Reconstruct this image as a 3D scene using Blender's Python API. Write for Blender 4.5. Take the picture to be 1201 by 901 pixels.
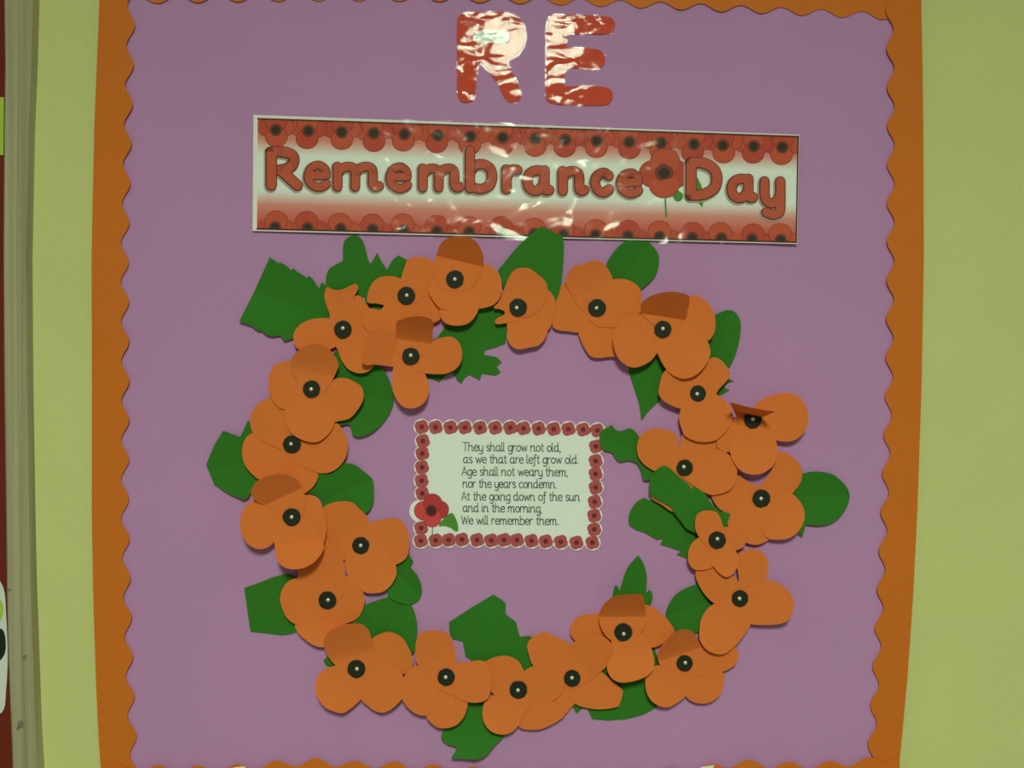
import bpy, bmesh, math, random
from mathutils import Vector, Matrix, Euler
random.seed(7)
for o in list(bpy.data.objects):
    bpy.data.objects.remove(o)
SC = bpy.context.scene
COL = SC.collection

# ------------------------------------------------------------------ camera
W, H = 1201.0, 901.0
LENS = 35.3
FPX = W * LENS / 36.0
CAM_LOC = Vector((0.0, -1.6, 1.53))
CAM_ROT = (Matrix.Rotation(math.radians(90 - 1.9), 3, 'X') @ Matrix.Rotation(math.radians(0.75), 3, 'Z'))
cd = bpy.data.cameras.new('camera')
cam = bpy.data.objects.new('camera', cd)
cd.sensor_width = 36.0
cd.lens = LENS
cd.clip_start = 0.05
cam.matrix_world = Matrix.Translation(CAM_LOC) @ CAM_ROT.to_4x4()
COL.objects.link(cam)
SC.camera = cam

# ------------------------------------------------------------------ world, lights, exposure
vs = SC.view_settings
vs.view_transform = 'Standard'
vs.look = 'None'
vs.gamma = 1.0
vs.exposure = 0.42
vs.use_curve_mapping = False
TINT = (0.83, 1.0, 0.72)
wd = bpy.data.worlds.new('room_ambient')
SC.world = wd
wd.use_nodes = True
bg = wd.node_tree.nodes['Background']
bg.inputs[0].default_value = (*TINT, 1)
bg.inputs[1].default_value = 0.11


def area(name, loc, target, sx, sy, power, tint=TINT):
    ld = bpy.data.lights.new(name, 'AREA')
    ld.shape = 'RECTANGLE'
    ld.size, ld.size_y = sx, sy
    ld.energy = power
    ld.color = tint
    o = bpy.data.objects.new(name, ld)
    o.location = loc
    d = Vector(target) - Vector(loc)
    o.rotation_euler = d.to_track_quat('-Z', 'Y').to_euler()
    COL.objects.link(o)
    return o


# ceiling panel above and behind the camera (its reflection sits on the laminated letters)
area('ceiling_panel_offscreen', (0.05, -3.2, 2.98), (0.05, -3.2, 0), 0.5, 1.2, 105)


# ------------------------------------------------------------------ pixel -> place on a plane parallel to the wall
def P(px, py, h=0.0):
    d = CAM_ROT @ Vector(((px - W / 2) / FPX, (H / 2 - py) / FPX, -1.0))
    t = (-h - CAM_LOC.y) / d.y
    return CAM_LOC + d * t


def lin(c):
    out = []
    for v in c:
        v = v / 255.0
        out.append(v / 12.92 if v <= 0.04045 else ((v + 0.055) / 1.055) ** 2.4)
    return out


WHITE = lin((183, 199, 172))


def seen(c):                      # paint colour of a thing that looks c under this room's greenish light
    return tuple(min(0.95, 0.8 * a / b) for a, b in zip(lin(c), WHITE))


# ------------------------------------------------------------------ materials
def paper(name, c, rough=0.85, grain=0.06, scale=160.0, bump=0.15, blotch=0.05, spec=0.2):
    m = bpy.data.materials.new(name)
    m.use_nodes = True
    nt = m.node_tree
    b = nt.nodes['Principled BSDF']
    b.inputs['Roughness'].default_value = rough
    b.inputs['Specular IOR Level'].default_value = spec
    col = seen(c)
    tc = nt.nodes.new('ShaderNodeTexCoord')
    n1 = nt.nodes.new('ShaderNodeTexNoise')
    n1.inputs['Scale'].default_value = scale
    n1.inputs['Detail'].default_value = 4
    n2 = nt.nodes.new('ShaderNodeTexNoise')
    n2.inputs['Scale'].default_value = 6.0
    n2.inputs['Detail'].default_value = 2
    nt.links.new(tc.outputs['Object'], n1.inputs['Vector'])
    nt.links.new(tc.outputs['Object'], n2.inputs['Vector'])
    ma = nt.nodes.new('ShaderNodeMath'); ma.operation = 'MULTIPLY_ADD'
    ma.inputs[1].default_value = grain * 2
    ma.inputs[2].default_value = 1 - grain
    nt.links.new(n1.outputs['Fac'], ma.inputs[0])
    mb = nt.nodes.new('ShaderNodeMath'); mb.operation = 'MULTIPLY_ADD'
    mb.inputs[1].default_value = blotch * 2
    mb.inputs[2].default_value = 1 - blotch
    nt.links.new(n2.outputs['Fac'], mb.inputs[0])
    mm = nt.nodes.new('ShaderNodeMath'); mm.operation = 'MULTIPLY'
    nt.links.new(ma.outputs[0], mm.inputs[0]); nt.links.new(mb.outputs[0], mm.inputs[1])
    vm = nt.nodes.new('ShaderNodeVectorMath'); vm.operation = 'SCALE'
    vm.inputs[0].default_value = col
    nt.links.new(mm.outputs[0], vm.inputs['Scale'])
    nt.links.new(vm.outputs[0], b.inputs['Base Color'])
    if bump:
        bp = nt.nodes.new('ShaderNodeBump')
        bp.inputs['Strength'].default_value = bump
        bp.inputs['Distance'].default_value = 0.001
        nt.links.new(n1.outputs['Fac'], bp.inputs['Height'])
        nt.links.new(bp.outputs[0], b.inputs['Normal'])
    return m


def flat(name, c, rough=0.6):
    return paper(name, c, rough, 0.03, 300.0, 0.0, 0.0)


def film_mat(name, rough, sx, sz, strength, dist, fine=0.0, ior=1.42):
    m = bpy.data.materials.new(name)
    m.use_nodes = True
    nt = m.node_tree
    nt.nodes.remove(nt.nodes['Principled BSDF'])
    out = nt.nodes['Material Output']
    tr = nt.nodes.new('ShaderNodeBsdfTransparent')
    gl = nt.nodes.new('ShaderNodeBsdfGlossy')
    gl.inputs['Roughness'].default_value = rough
    fr = nt.nodes.new('ShaderNodeFresnel')
    fr.inputs['IOR'].default_value = ior
    mix = nt.nodes.new('ShaderNodeMixShader')
    tc = nt.nodes.new('ShaderNodeTexCoord')
    mp = nt.nodes.new('ShaderNodeMapping')
    mp.inputs['Scale'].default_value = (sx, 1, sz)
    n = nt.nodes.new('ShaderNodeTexNoise')
    n.inputs['Scale'].default_value = 1.0
    n.inputs["Detail"].default_value = 1.0
    n.inputs['Distortion'].default_value = 0.4
    bp = nt.nodes.new('ShaderNodeBump')
    bp.inputs['Strength'].default_value = strength
    bp.inputs['Distance'].default_value = dist
    nt.links.new(tc.outputs['Object'], mp.inputs['Vector'])
    nt.links.new(mp.outputs[0], n.inputs['Vector'])
    nt.links.new(n.outputs['Fac'], bp.inputs['Height'])
    last = bp
    if fine:
        n2 = nt.nodes.new('ShaderNodeTexNoise')
        n2.inputs['Scale'].default_value = 170.0
        n2.inputs['Detail'].default_value = 2.0
        nt.links.new(tc.outputs['Object'], n2.inputs['Vector'])
        b2 = nt.nodes.new('ShaderNodeBump')
        b2.inputs['Strength'].default_value = fine
        b2.inputs['Distance'].default_value = 0.0006
        nt.links.new(n2.outputs['Fac'], b2.inputs['Height'])
        nt.links.new(bp.outputs[0], b2.inputs['Normal'])
        last = b2
    nt.links.new(last.outputs[0], gl.inputs['Normal'])
    nt.links.new(fr.outputs[0], mix.inputs[0])
    nt.links.new(tr.outputs[0], mix.inputs[1])
    nt.links.new(gl.outputs[0], mix.inputs[2])
    nt.links.new(mix.outputs[0], out.inputs['Surface'])
    return m


M = {}
M['orange'] = paper('orange_sugar_paper', (188, 106, 42), blotch=0.07)
M['green'] = paper('green_sugar_paper', (42, 105, 26), blotch=0.08)
M['purple'] = paper('lilac_backing_paper', (160, 124, 150), scale=220, bump=0.2)
M['border'] = paper('orange_border_card', (179, 101, 26), rough=0.6)
M['wall'] = paper('lime_wall_paint', (174, 189, 110), rough=0.6, grain=0.04, scale=90, bump=0.35)
M['plaster'] = flat('exposed_plaster', (178, 196, 128))
M['black'] = paper('black_card', (28, 36, 20), rough=0.6, bump=0.1)
M['white'] = flat('white_paper', (183, 199, 172))
M['cream'] = flat('cream_paper', (216, 208, 178))
M['bright'] = flat('bright_white_paper', (205, 216, 190))
M['red_letter'] = flat('red_letter_print', (176, 64, 34))
M['p_red'] = flat('poppy_print_red', (168, 78, 46))
M['p_red2'] = flat('poppy_print_red_deep', (162, 68, 44))
M['p_line'] = flat('poppy_print_outline', (122, 50, 34))
M['p_dark'] = flat('poppy_print_heart', (48, 42, 28))
M['p_halo'] = flat('poppy_print_halo', (104, 56, 36))
M['p_green'] = flat('leaf_print_green', (70, 128, 40))
M['t_fill'] = flat('title_print_red', (165, 82, 52))
M['t_line'] = flat('title_print_outline', (86, 40, 28))
M['t_shade'] = flat('title_print_drop_shadow', (146, 142, 114))
M['edge_line'] = flat('banner_print_edge', (70, 40, 26))
M['c_poppy'] = flat('card_poppy_print', (152, 76, 68))
M['c_heart'] = flat('card_poppy_heart', (104, 30, 30))
M['c_big'] = flat('card_big_poppy', (176, 66, 56))
M['c_big2'] = flat('card_big_poppy_deep', (158, 52, 46))
M['c_line'] = flat('card_poppy_line', (120, 40, 36))
M['c_text'] = flat('card_text_grey', (104, 116, 96))
M['c_sheet'] = flat('card_sheet', (193, 209, 181))
M['c_rim'] = flat('card_white_rim', (222, 210, 192))
M['maroon'] = paper('maroon_backing_paper', (96, 36, 22))
M['limecard'] = flat('lime_card', (150, 180, 60))
M['banner_film'] = film_mat('banner_laminate', 0.13, 22, 26, 0.55, 0.007, fine=0.0, ior=1.19)
M['letter_film'] = film_mat('letter_laminate', 0.045, 26, 45, 0.35, 0.0035, fine=0.10, ior=1.17)
M['card_film'] = film_mat('card_laminate', 0.3, 8, 8, 0.2, 0.002, ior=1.25)


def metal(name, c, rough=0.3):
    m = bpy.data.materials.new(name)
    m.use_nodes = True
    b = m.node_tree.nodes['Principled BSDF']
    n = m.node_tree.nodes.new('ShaderNodeTexNoise')
    n.inputs['Scale'].default_value = 400
    r = m.node_tree.nodes.new('ShaderNodeMapRange')
    r.inputs['To Min'].default_value = rough - 0.05
    r.inputs['To Max'].default_value = rough + 0.05
    m.node_tree.links.new(n.outputs['Fac'], r.inputs['Value'])
    m.node_tree.links.new(r.outputs[0], b.inputs['Roughness'])
    b.inputs['Base Color'].default_value = (*c, 1)
    b.inputs['Metallic'].default_value = 0.6
    return m


M['pin'] = metal('pin_steel', (0.85, 0.82, 0.72), 0.35)


def wood():
    m = paper('grey_painted_wood', (146, 150, 106), rough=0.55)
    nt = m.node_tree
    b = nt.nodes['Principled BSDF']
    src = b.inputs['Base Color'].links[0].from_socket
    tc = nt.nodes.new('ShaderNodeTexCoord')
    mp = nt.nodes.new('ShaderNodeMapping')
    mp.inputs['Scale'].default_value = (90, 30, 1.6)
    n = nt.nodes.new('ShaderNodeTexNoise')
    n.inputs['Scale'].default_value = 1.0
    n.inputs['Detail'].default_value = 5
    nt.links.new(tc.outputs['Object'], mp.inputs[0])
    nt.links.new(mp.outputs[0], n.inputs['Vector'])
    rp = nt.nodes.new('ShaderNodeValToRGB')
    rp.color_ramp.elements[0].position = 0.3
    rp.color_ramp.elements[0].color = (0.72, 0.72, 0.76, 1)
    rp.color_ramp.elements[1].position = 0.65
    rp.color_ramp.elements[1].color = (1.05, 1.05, 1.0, 1)
    nt.links.new(n.outputs['Fac'], rp.inputs[0])
    mul = nt.nodes.new('ShaderNodeMix'); mul.data_type = 'RGBA'; mul.blend_type = 'MULTIPLY'
    mul.inputs[0].default_value = 1.0
    nt.links.new(src, mul.inputs[6]); nt.links.new(rp.outputs[0], mul.inputs[7])
    nt.links.new(mul.outputs[2], b.inputs['Base Color'])
    return m


M['wood'] = wood()


def banner_print():
    m = bpy.data.materials.new('banner_print_gradient')
    m.use_nodes = True
    nt = m.node_tree
    b = nt.nodes['Principled BSDF']
    b.inputs['Roughness'].default_value = 0.6
    b.inputs['Specular IOR Level'].default_value = 0.1
    uv = nt.nodes.new('ShaderNodeUVMap'); uv.uv_map = 'print'
    sp = nt.nodes.new('ShaderNodeSeparateXYZ')
    nt.links.new(uv.outputs[0], sp.inputs[0])
    rp = nt.nodes.new('ShaderNodeValToRGB')
    cr = rp.color_ramp
    red = (*seen((172, 78, 56)), 1)
    mid = (*seen((184, 130, 104)), 1)
    wh = (*seen((194, 210, 180)), 1)
    cr.elements[0].position = 0.05; cr.elements[0].color = red
    cr.elements[1].position = 0.92; cr.elements[1].color = red
    for p_, c_ in ((0.2, mid), (0.33, wh), (0.64, wh), (0.76, mid)):
        e = cr.elements.new(p_); e.color = c_
    nt.links.new(sp.outputs[1], rp.inputs[0])
    nt.links.new(rp.outputs[0], b.inputs['Base Color'])
    return m


M['banner_print'] = banner_print()


# ------------------------------------------------------------------ helpers
def tag(o, label=None, cat=None, group=None, kind=None):
    if label: o['label'] = label
    if cat: o['category'] = cat
    if group: o['group'] = group
    if kind: o['kind'] = kind
    return o


def empty(name, loc):
    o = bpy.data.objects.new(name, None)
    o.location = loc
    o.empty_display_size = 0.02
    COL.objects.link(o)
    return o


def link(name, me, parent=None, loc=None):
    o = bpy.data.objects.new(name, me)
    COL.objects.link(o)
    if parent is not None:
        o.parent = parent
    if loc is not None:
        o.location = loc
    return o


def smooth_closed(pts, n=5):
    """closed curve through pts; a third value 1 marks a sharp corner"""
    out = []
    N = len(pts)
    for i in range(N):
        p0, p1, p2, p3 = pts[i - 1], pts[i], pts[(i + 1) % N], pts[(i + 2) % N]
        s1 = len(p1) > 2 and p1[2]
        s2 = len(p2) > 2 and p2[2]
        d = (p2[0] - p1[0], p2[1] - p1[1])
        L = math.hypot(*d) + 1e-9

        def tan(a, c):
            t = (c[0] - a[0], c[1] - a[1])
            l = math.hypot(*t) + 1e-9
            return (t[0] / l * L * 0.9, t[1] / l * L * 0.9)
        m1 = d if s1 else tan(p0, p2)
        m2 = d if s2 else tan(p1, p3)
        for k in range(n):
            t = k / n
            a = 2 * t ** 3 - 3 * t ** 2 + 1; b = t ** 3 - 2 * t ** 2 + t
            c = -2 * t ** 3 + 3 * t ** 2; e = t ** 3 - t ** 2
            out.append((a * p1[0] + b * m1[0] + c * p2[0] + e * m2[0],
                        a * p1[1] + b * m1[1] + c * p2[1] + e * m2[1]))
    return out


def smooth_open(pts, n=6):
    if len(pts) == 2:
        return [tuple(pts[0][:2]), tuple(pts[1][:2])]
    ext = [pts[0]] + list(pts) + [pts[-1]]
    out = []
    for i in range(len(pts) - 1):
        p0, p1, p2, p3 = ext[i], ext[i + 1], ext[i + 2], ext[i + 3]
        s1 = len(p1) > 2; s2 = len(p2) > 2
        d = (p2[0] - p1[0], p2[1] - p1[1])
        m1 = d if s1 else ((p2[0] - p0[0]) / 2, (p2[1] - p0[1]) / 2)
        m2 = d if s2 else ((p3[0] - p1[0]) / 2, (p3[1] - p1[1]) / 2)
        for k in range(n):
            t = k / n
            a = 2 * t ** 3 - 3 * t ** 2 + 1; b = t ** 3 - 2 * t ** 2 + t
            c = -2 * t ** 3 + 3 * t ** 2; e = t ** 3 - t ** 2
            out.append((a * p1[0] + b * m1[0] + c * p2[0] + e * m2[0],
                        a * p1[1] + b * m1[1] + c * p2[1] + e * m2[1]))
    out.append(tuple(pts[-1][:2]))
    return out


def win(x0, y0, pts, s=7.507):
    return [(x0 + p[0] / s, y0 + p[1] / s) + tuple(p[2:]) for p in pts]


def sheet(name, outline, hfun, mat, parent=None, origin=None, thick=0.0004, cuts=(), uv=None, angle=25):
    """a sheet of paper cut along outline, bent by hfun (height above the backing paper)"""
    origin = Vector((0, 0, 0)) if origin is None else origin
    bm = bmesh.new()
    clean = []
    for p in outline:
        if not clean or math.hypot(p[0] - clean[-1][0], p[1] - clean[-1][1]) > 0.15:
            clean.append(p)
    ar = sum(clean[i - 1][0] * clean[i][1] - clean[i][0] * clean[i - 1][1] for i in range(len(clean)))
    if ar > 0:                       # y of the picture points down: keep faces turned to the room
        clean.reverse()
    f = bm.faces.new([bm.verts.new((p[0], p[1], 0)) for p in clean])
    bmesh.ops.triangulate(bm, faces=[f])
    for co, no in cuts:
        bmesh.ops.bisect_plane(bm, geom=bm.verts[:] + bm.edges[:] + bm.faces[:], dist=1e-4,
                               plane_co=(co[0], co[1], 0), plane_no=(no[0], no[1], 0))
    bm.verts.ensure_lookup_table()
    bm.verts.index_update()
    top = [(v.co.x, v.co.y) for v in bm.verts]
    tris = [[v.index for v in fc.verts] for fc in bm.faces]
    rim = [(e.verts[0].index, e.verts[1].index, e.link_faces[0]) for e in bm.edges if len(e.link_faces) == 1]
    verts = [P(x, y, hfun(x, y)) - origin for x, y in top] + [P(x, y, hfun(x, y)) + Vector((0, thick, 0)) - origin for x, y in top]
    n = len(top)
    faces = [t for t in tris] + [[i + n for i in reversed(t)] for t in tris]
    for a, b, fc in rim:
        idx = [v.index for v in fc.verts]
        k = idx.index(a)
        if idx[(k + 1) % len(idx)] == b:
            faces.append([b, a, a + n, b + n])
        else:
            faces.append([a, b, b + n, a + n])
    bm.free()
    me = bpy.data.meshes.new(name)
    me.from_pydata([tuple(v) for v in verts], [], faces)
    me.update()
    me.materials.append(mat)
    for p in me.polygons: p.use_smooth = True
    me.set_sharp_from_angle(angle=math.radians(angle))
    if uv:
        ul = me.uv_layers.new(name='print')
        for lp in me.loops:
            x, y = top[lp.vertex_index % n]
            ul.data[lp.index].uv = uv(x, y)
    return link(name, me, parent)


def box(name, x0, x1, y0, y1, z0, z1, mat, parent=None, bevel=0.0):
    bm = bmesh.new()
    bmesh.ops.create_cube(bm, size=1)
    for v in bm.verts:
        v.co = Vector(((x0 + x1) / 2 + v.co.x * (x1 - x0), (y0 + y1) / 2 + v.co.y * (y1 - y0), (z0 + z1) / 2 + v.co.z * (z1 - z0)))
    if bevel:
        bmesh.ops.bevel(bm, geom=bm.edges[:], offset=bevel, segments=2, affect='EDGES', profile=0.5)
    me = bpy.data.meshes.new(name)
    bm.to_mesh(me); bm.free()
    me.materials.append(mat)
    return link(name, me, parent)


class Print:
    """flat print: polygons stacked in thin layers on a sheet"""
    def __init__(s, base):
        s.v, s.f, s.m, s.mats, s.base = [], [], [], [], base

    def mi(s, mat):
        if mat not in s.mats: s.mats.append(mat)
        return s.mats.index(mat)

    def poly(s, pts, layer, mat):
        ar = sum(pts[i - 1][0] * pts[i][1] - pts[i][0] * pts[i - 1][1] for i in range(len(pts)))
        if ar > 0: pts = list(reversed(pts))
        k = len(s.v)
        for x, y in pts:
            s.v.append(P(x, y, s.base(x, y) + layer * 0.00005))
        s.f.append(list(range(k, k + len(pts)))); s.m.append(s.mi(mat))

    def disc(s, cx, cy, r, layer, mat, n=18, clip=None, ry=None):
        pts = [(cx + r * math.cos(a), cy + (ry or r) * math.sin(a)) for a in [2 * math.pi * i / n for i in range(n)]]
        if clip: pts = [clip(*p) for p in pts]
        s.poly(pts, layer, mat)

    def stroke(s, pts, w, layer, mat, dx=0, dy=0):
        pts = [(p[0] + dx, p[1] + dy) for p in pts]
        for p in pts:
            s.disc(p[0], p[1], w / 2, layer, mat, 10)
        for a, b in zip(pts, pts[1:]):
            d = (b[0] - a[0], b[1] - a[1]); l = math.hypot(*d)
            if l < 1e-6: continue
            nx, ny = -d[1] / l * w / 2, d[0] / l * w / 2
            s.poly([(a[0] + nx, a[1] + ny), (b[0] + nx, b[1] + ny), (b[0] - nx, b[1] - ny), (a[0] - nx, a[1] - ny)], layer, mat)

    def build(s, name, parent, origin):
        me = bpy.data.meshes.new(name)
        me.from_pydata([tuple(v - origin) for v in s.v], [], s.f)
        for m in s.mats: me.materials.append(m)
        for p, i in zip(me.polygons, s.m): p.material_index = i
        me.update()
        return link(name, me, parent)


# ------------------------------------------------------------------ the setting
BOARD_T = 0.012
wz = -BOARD_T
wall = box('wall_back', -2.2, 2.2, BOARD_T, BOARD_T + 0.12, 0.0, 2.9, M['wall'])
tag(wall, 'lime green painted wall around the display board', None, kind='structure')
for i, (x, y, r) in enumerate(((1194, 764, 1.6), (1191, 775, 1.2), (1199, 862, 1.8))):
    pts = [(x + r * random.uniform(.5, 1.2) * math.cos(a), y + 1.6 * r * random.uniform(.5, 1.2) * math.sin(a)) for a in [k * 0.9 for k in range(7)]]
    sheet('paint_chip', pts, lambda a, b: wz + 0.0006, M['plaster'], wall, thick=0.0008)
fl = box('floor', -2.2, 2.2, -5.0, BOARD_T + 0.12, -0.05, 0.0, paper('grey_green_floor', (110, 112, 88), rough=0.5))
tag(fl, 'plain grey green floor below the wall', None, kind='structure')

# wooden post left of the board (with the slight bow the photograph shows)
POST = [(-40, 4, 47), (0, 4, 46), (75, 5, 44), (150, 4, 41), (300, 3, 38), (450, 4, 39), (600, 6, 41.5), (680, 7, 43), (760, 8.5, 46), (850, 12, 49), (901, 14, 52), (960, 17, 55)]
POST_D = 0.024


def post_mesh():
    bm = bmesh.new()
    rings = []
    for y, xl, xr in POST:
        zt = P(40, y, wz).z
        a = P(xl, y, wz + POST_D); c0 = P(xr - 9, y, wz + POST_D); c1 = P(xr, y, wz)
        xr_front = c0.x
        ring = [Vector((a.x, BOARD_T, a.z)), Vector((a.x, BOARD_T - POST_D + .003, a.z)), Vector((a.x + .003, BOARD_T - POST_D, a.z)),
                Vector((a.x + .021, BOARD_T - POST_D, a.z)), Vector((a.x + .0225, BOARD_T - POST_D + .0015, a.z)), Vector((a.x + .024, BOARD_T - POST_D, a.z)),
                Vector((xr_front - .004, BOARD_T - POST_D, a.z)), Vector((xr_front, BOARD_T - POST_D + .004, a.z)),
                Vector((xr_front + .001, BOARD_T, a.z))]
        rings.append([bm.verts.new(v) for v in ring])
    for r0, r1 in zip(rings, rings[1:]):
        for i in range(len(r0) - 1):
            bm.faces.new([r0[i], r1[i], r1[i + 1], r0[i + 1]])
    bm.faces.new(rings[0]); bm.faces.new(list(reversed(rings[-1])))
    bmesh.ops.recalc_face_normals(bm, faces=bm.faces[:])
    me = bpy.data.meshes.new('trim_1')
    bm.to_mesh(me); bm.free()
    me.materials.append(M['wood'])
    return me


post = link('trim_1', post_mesh())
tag(post, 'grey painted wooden upright with knots beside the lime wall', None, kind='structure')
for kx, ky, r in ((29, 771, 2.6), (24, 850, 4.0), (11, 692, 1.6), (21, 855, 2.0)):
    pts = [(kx + r * math.cos(a), ky + r * 1.2 * math.sin(a)) for a in [k * 2 * math.pi / 9 for k in range(9)]]
    sheet('knot', pts, lambda a, b: wz + POST_D + 0.0003, paper('wood_knot', (104, 110, 80)), post, thick=0.0006)

# neighbouring maroon display beyond the post
nb = empty('maroon_display_board', P(-60, 500, wz))
tag(nb, 'maroon backed display board beyond the wooden upright', 'display board')


def nsheet(name, pts, h, mat, t=0.0005):
    o = sheet(name, pts, lambda a, b: h, mat, nb, nb.location, thick=t)
    return o


nsheet('board_face', [(-170, -40), (14, -40), (24, 905), (-170, 905)], wz + 0.008, M['maroon'], 0.008)
for nm, lb, pts, mat in (
        ('lime_card', 'lime green card on the maroon display', [(-30, 114), (4.5, 114), (4, 182), (-30, 182)], M['limecard']),
        ('paper_cutout', 'white rounded paper cut-out on the maroon display', smooth_closed([(-36, 690), (-8, 676), (4, 690), (7, 720), (9, 770), (7, 810), (2, 836), (-20, 838), (-40, 780)]), M['white'])):
    og = P(pts[0][0], pts[0][1], wz)
    o = sheet(nm, pts, lambda a, b: wz + 0.010, mat, None, None, thick=0.0006)
    tag(o, lb, 'paper')
    if nm == 'paper_cutout':
        sheet('printed_shape', smooth_closed([(-10, 742), (2, 738), (6.5, 752), (5, 768), (-4, 776), (-12, 760)]), lambda a, b: wz + 0.0104, M['black'], o, thick=0.0003)
        sheet('printed_shape', smooth_closed([(-12, 706), (0, 703), (4, 716), (0, 728), (-10, 726)]), lambda a, b: wz + 0.0104, M['limecard'], o, thick=0.0003)

# ------------------------------------------------------------------ the board
board = empty('display_board', P(600, 880, 0))
tag(board, 'large display board covered in plain lilac paper', 'display board')
BO = board.location
a, b_, c, d_ = P(112, -30, 0), P(1082, -30, 0), P(1052, 932, 0), P(120, 932, 0)
box_core = box('board_core', P(126, 450, 0).x - BO.x, P(1046, 850, 0).x - BO.x, 0.0005, BOARD_T - 0.0002, P(600, 935, 0).z - BO.z, P(600, -40, 0).z - BO.z, paper('board_fibre', (150, 128, 90)), board)
EDGE_L = [(-40, 119, 156), (0, 116.5, 154), (30, 115.5, 153.5), (75, 113.5, 152), (150, 110.5, 150), (300, 107.3, 146), (450, 107.8, 147), (600, 107.5, 146.3), (700, 109.3, 149), (800, 112.5, 152), (860, 115.3, 155), (901, 118, 158), (945, 121, 161)]
EDGE_R = [(-40, 1080, 1041), (0, 1080.5, 1043), (75, 1082, 1044.6), (150, 1083, 1045), (300, 1083.6, 1044.6), (450, 1081, 1043), (600, 1076, 1037.5), (700, 1071, 1032.6), (800, 1064, 1027), (880, 1056.5, 1022), (901, 1054, 1020.5), (945, 1049, 1017)]
EDGE_T = [(112, -42, 2), (185, -42, -0.5), (300, -42, -2.5), (420, -41, -3), (514, -40, -2.5), (609, -38, 0), (749, -34, 5), (887, -28, 11), (1022, -21, 18), (1083, -18, 21)]
EDGE_B = [(114, 936, 903), (185, 937, 902), (260, 938, 902.5), (325, 936, 896.5), (369, 934, 893.5), (415, 936, 897), (461, 937, 897.5), (507, 940, 901), (600, 944, 906), (700, 944, 907), (780, 942, 905), (836, 940, 900), (867, 935, 895), (915, 937, 898), (962, 937, 898), (1004, 934, 894), (1060, 931, 889)]


def interp(tab, t, k):
    for p, q in zip(tab, tab[1:]):
        if t <= q[0]:
            f = (t - p[0]) / (q[0] - p[0])
            f = max(0, min(1, f))
            return p[k] + (q[k] - p[k]) * f
    return tab[-1][k]


bp = sheet('backing_paper', [(interp(EDGE_L, y, 1) + 3, y) for y in range(-30, 931, 30)] + [(interp(EDGE_R, y, 1) - 3, y) for y in range(930, -31, -30)],
           lambda x, y: 0.0, M['purple'], board, BO, thick=0.0005)


def strip(name, label, tab, lo, hi, phase, period, amp, vertical, sign, base):
    outer, inner = [], []
    t = lo
    while t <= hi:
        o = interp(tab, t, 1)
        i = interp(tab, t, 2) + sign * amp * math.cos(2 * math.pi * (t - phase) / period)
        outer.append((o, t) if vertical else (t, o))
        inner.append((i, t) if vertical else (t, i))
        t += period / 14
    pts = outer + list(reversed(inner))

    def hf(x, y):
        t = y if vertical else x
        o = interp(tab, t, 1); i = interp(tab, t, 2)
        v = x if vertical else y
        f = (v - o) / (i - o + 1e-9)
        w = 0.5 + 0.5 * math.sin(t * 0.021 + phase)
        return base + 0.0017 * max(0, min(1.3, f)) ** 2 * (0.5 + w)
    e0 = P((outer[0][0] + inner[0][0]) / 2, (outer[0][1] + inner[0][1]) / 2, 0)
    cuts = []
    o = sheet(name, pts, hf, M['border'], None, None, thick=0.0006)
    tag(o, label, 'border strip', 'orange scalloped border strips')
    return o


strip('border_strip', 'orange scalloped border strip on the board side nearest the wooden upright', EDGE_L, -38, 944, 30, 46.3, 4.6, True, 1, 0.0035)
strip('border_strip', 'orange scalloped border strip on the board side away from the wooden upright', EDGE_R, -38, 944, 57, 45.3, 4.4, True, -1, 0.0035)
strip('border_strip', 'orange scalloped border strip along the board top above the big letters', EDGE_T, 128, 1058, 185, 47.2, 4.2, False, 1, 0.0010)
bs = strip('border_strip', 'orange scalloped border strip along the board bottom under the wreath', EDGE_B, 116, 1056, 185, 46.3, 4.2, False, -1, 0.0078)
for pts in ([(818, 905), (822, 900), (838, 897.5), (834, 906)], [(268, 905), (274, 900.5), (287, 899), (290, 905)]):
    sheet('torn_edge', pts, lambda x, y: 0.0112, M['cream'], bs, None, thick=0.0003)

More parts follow.
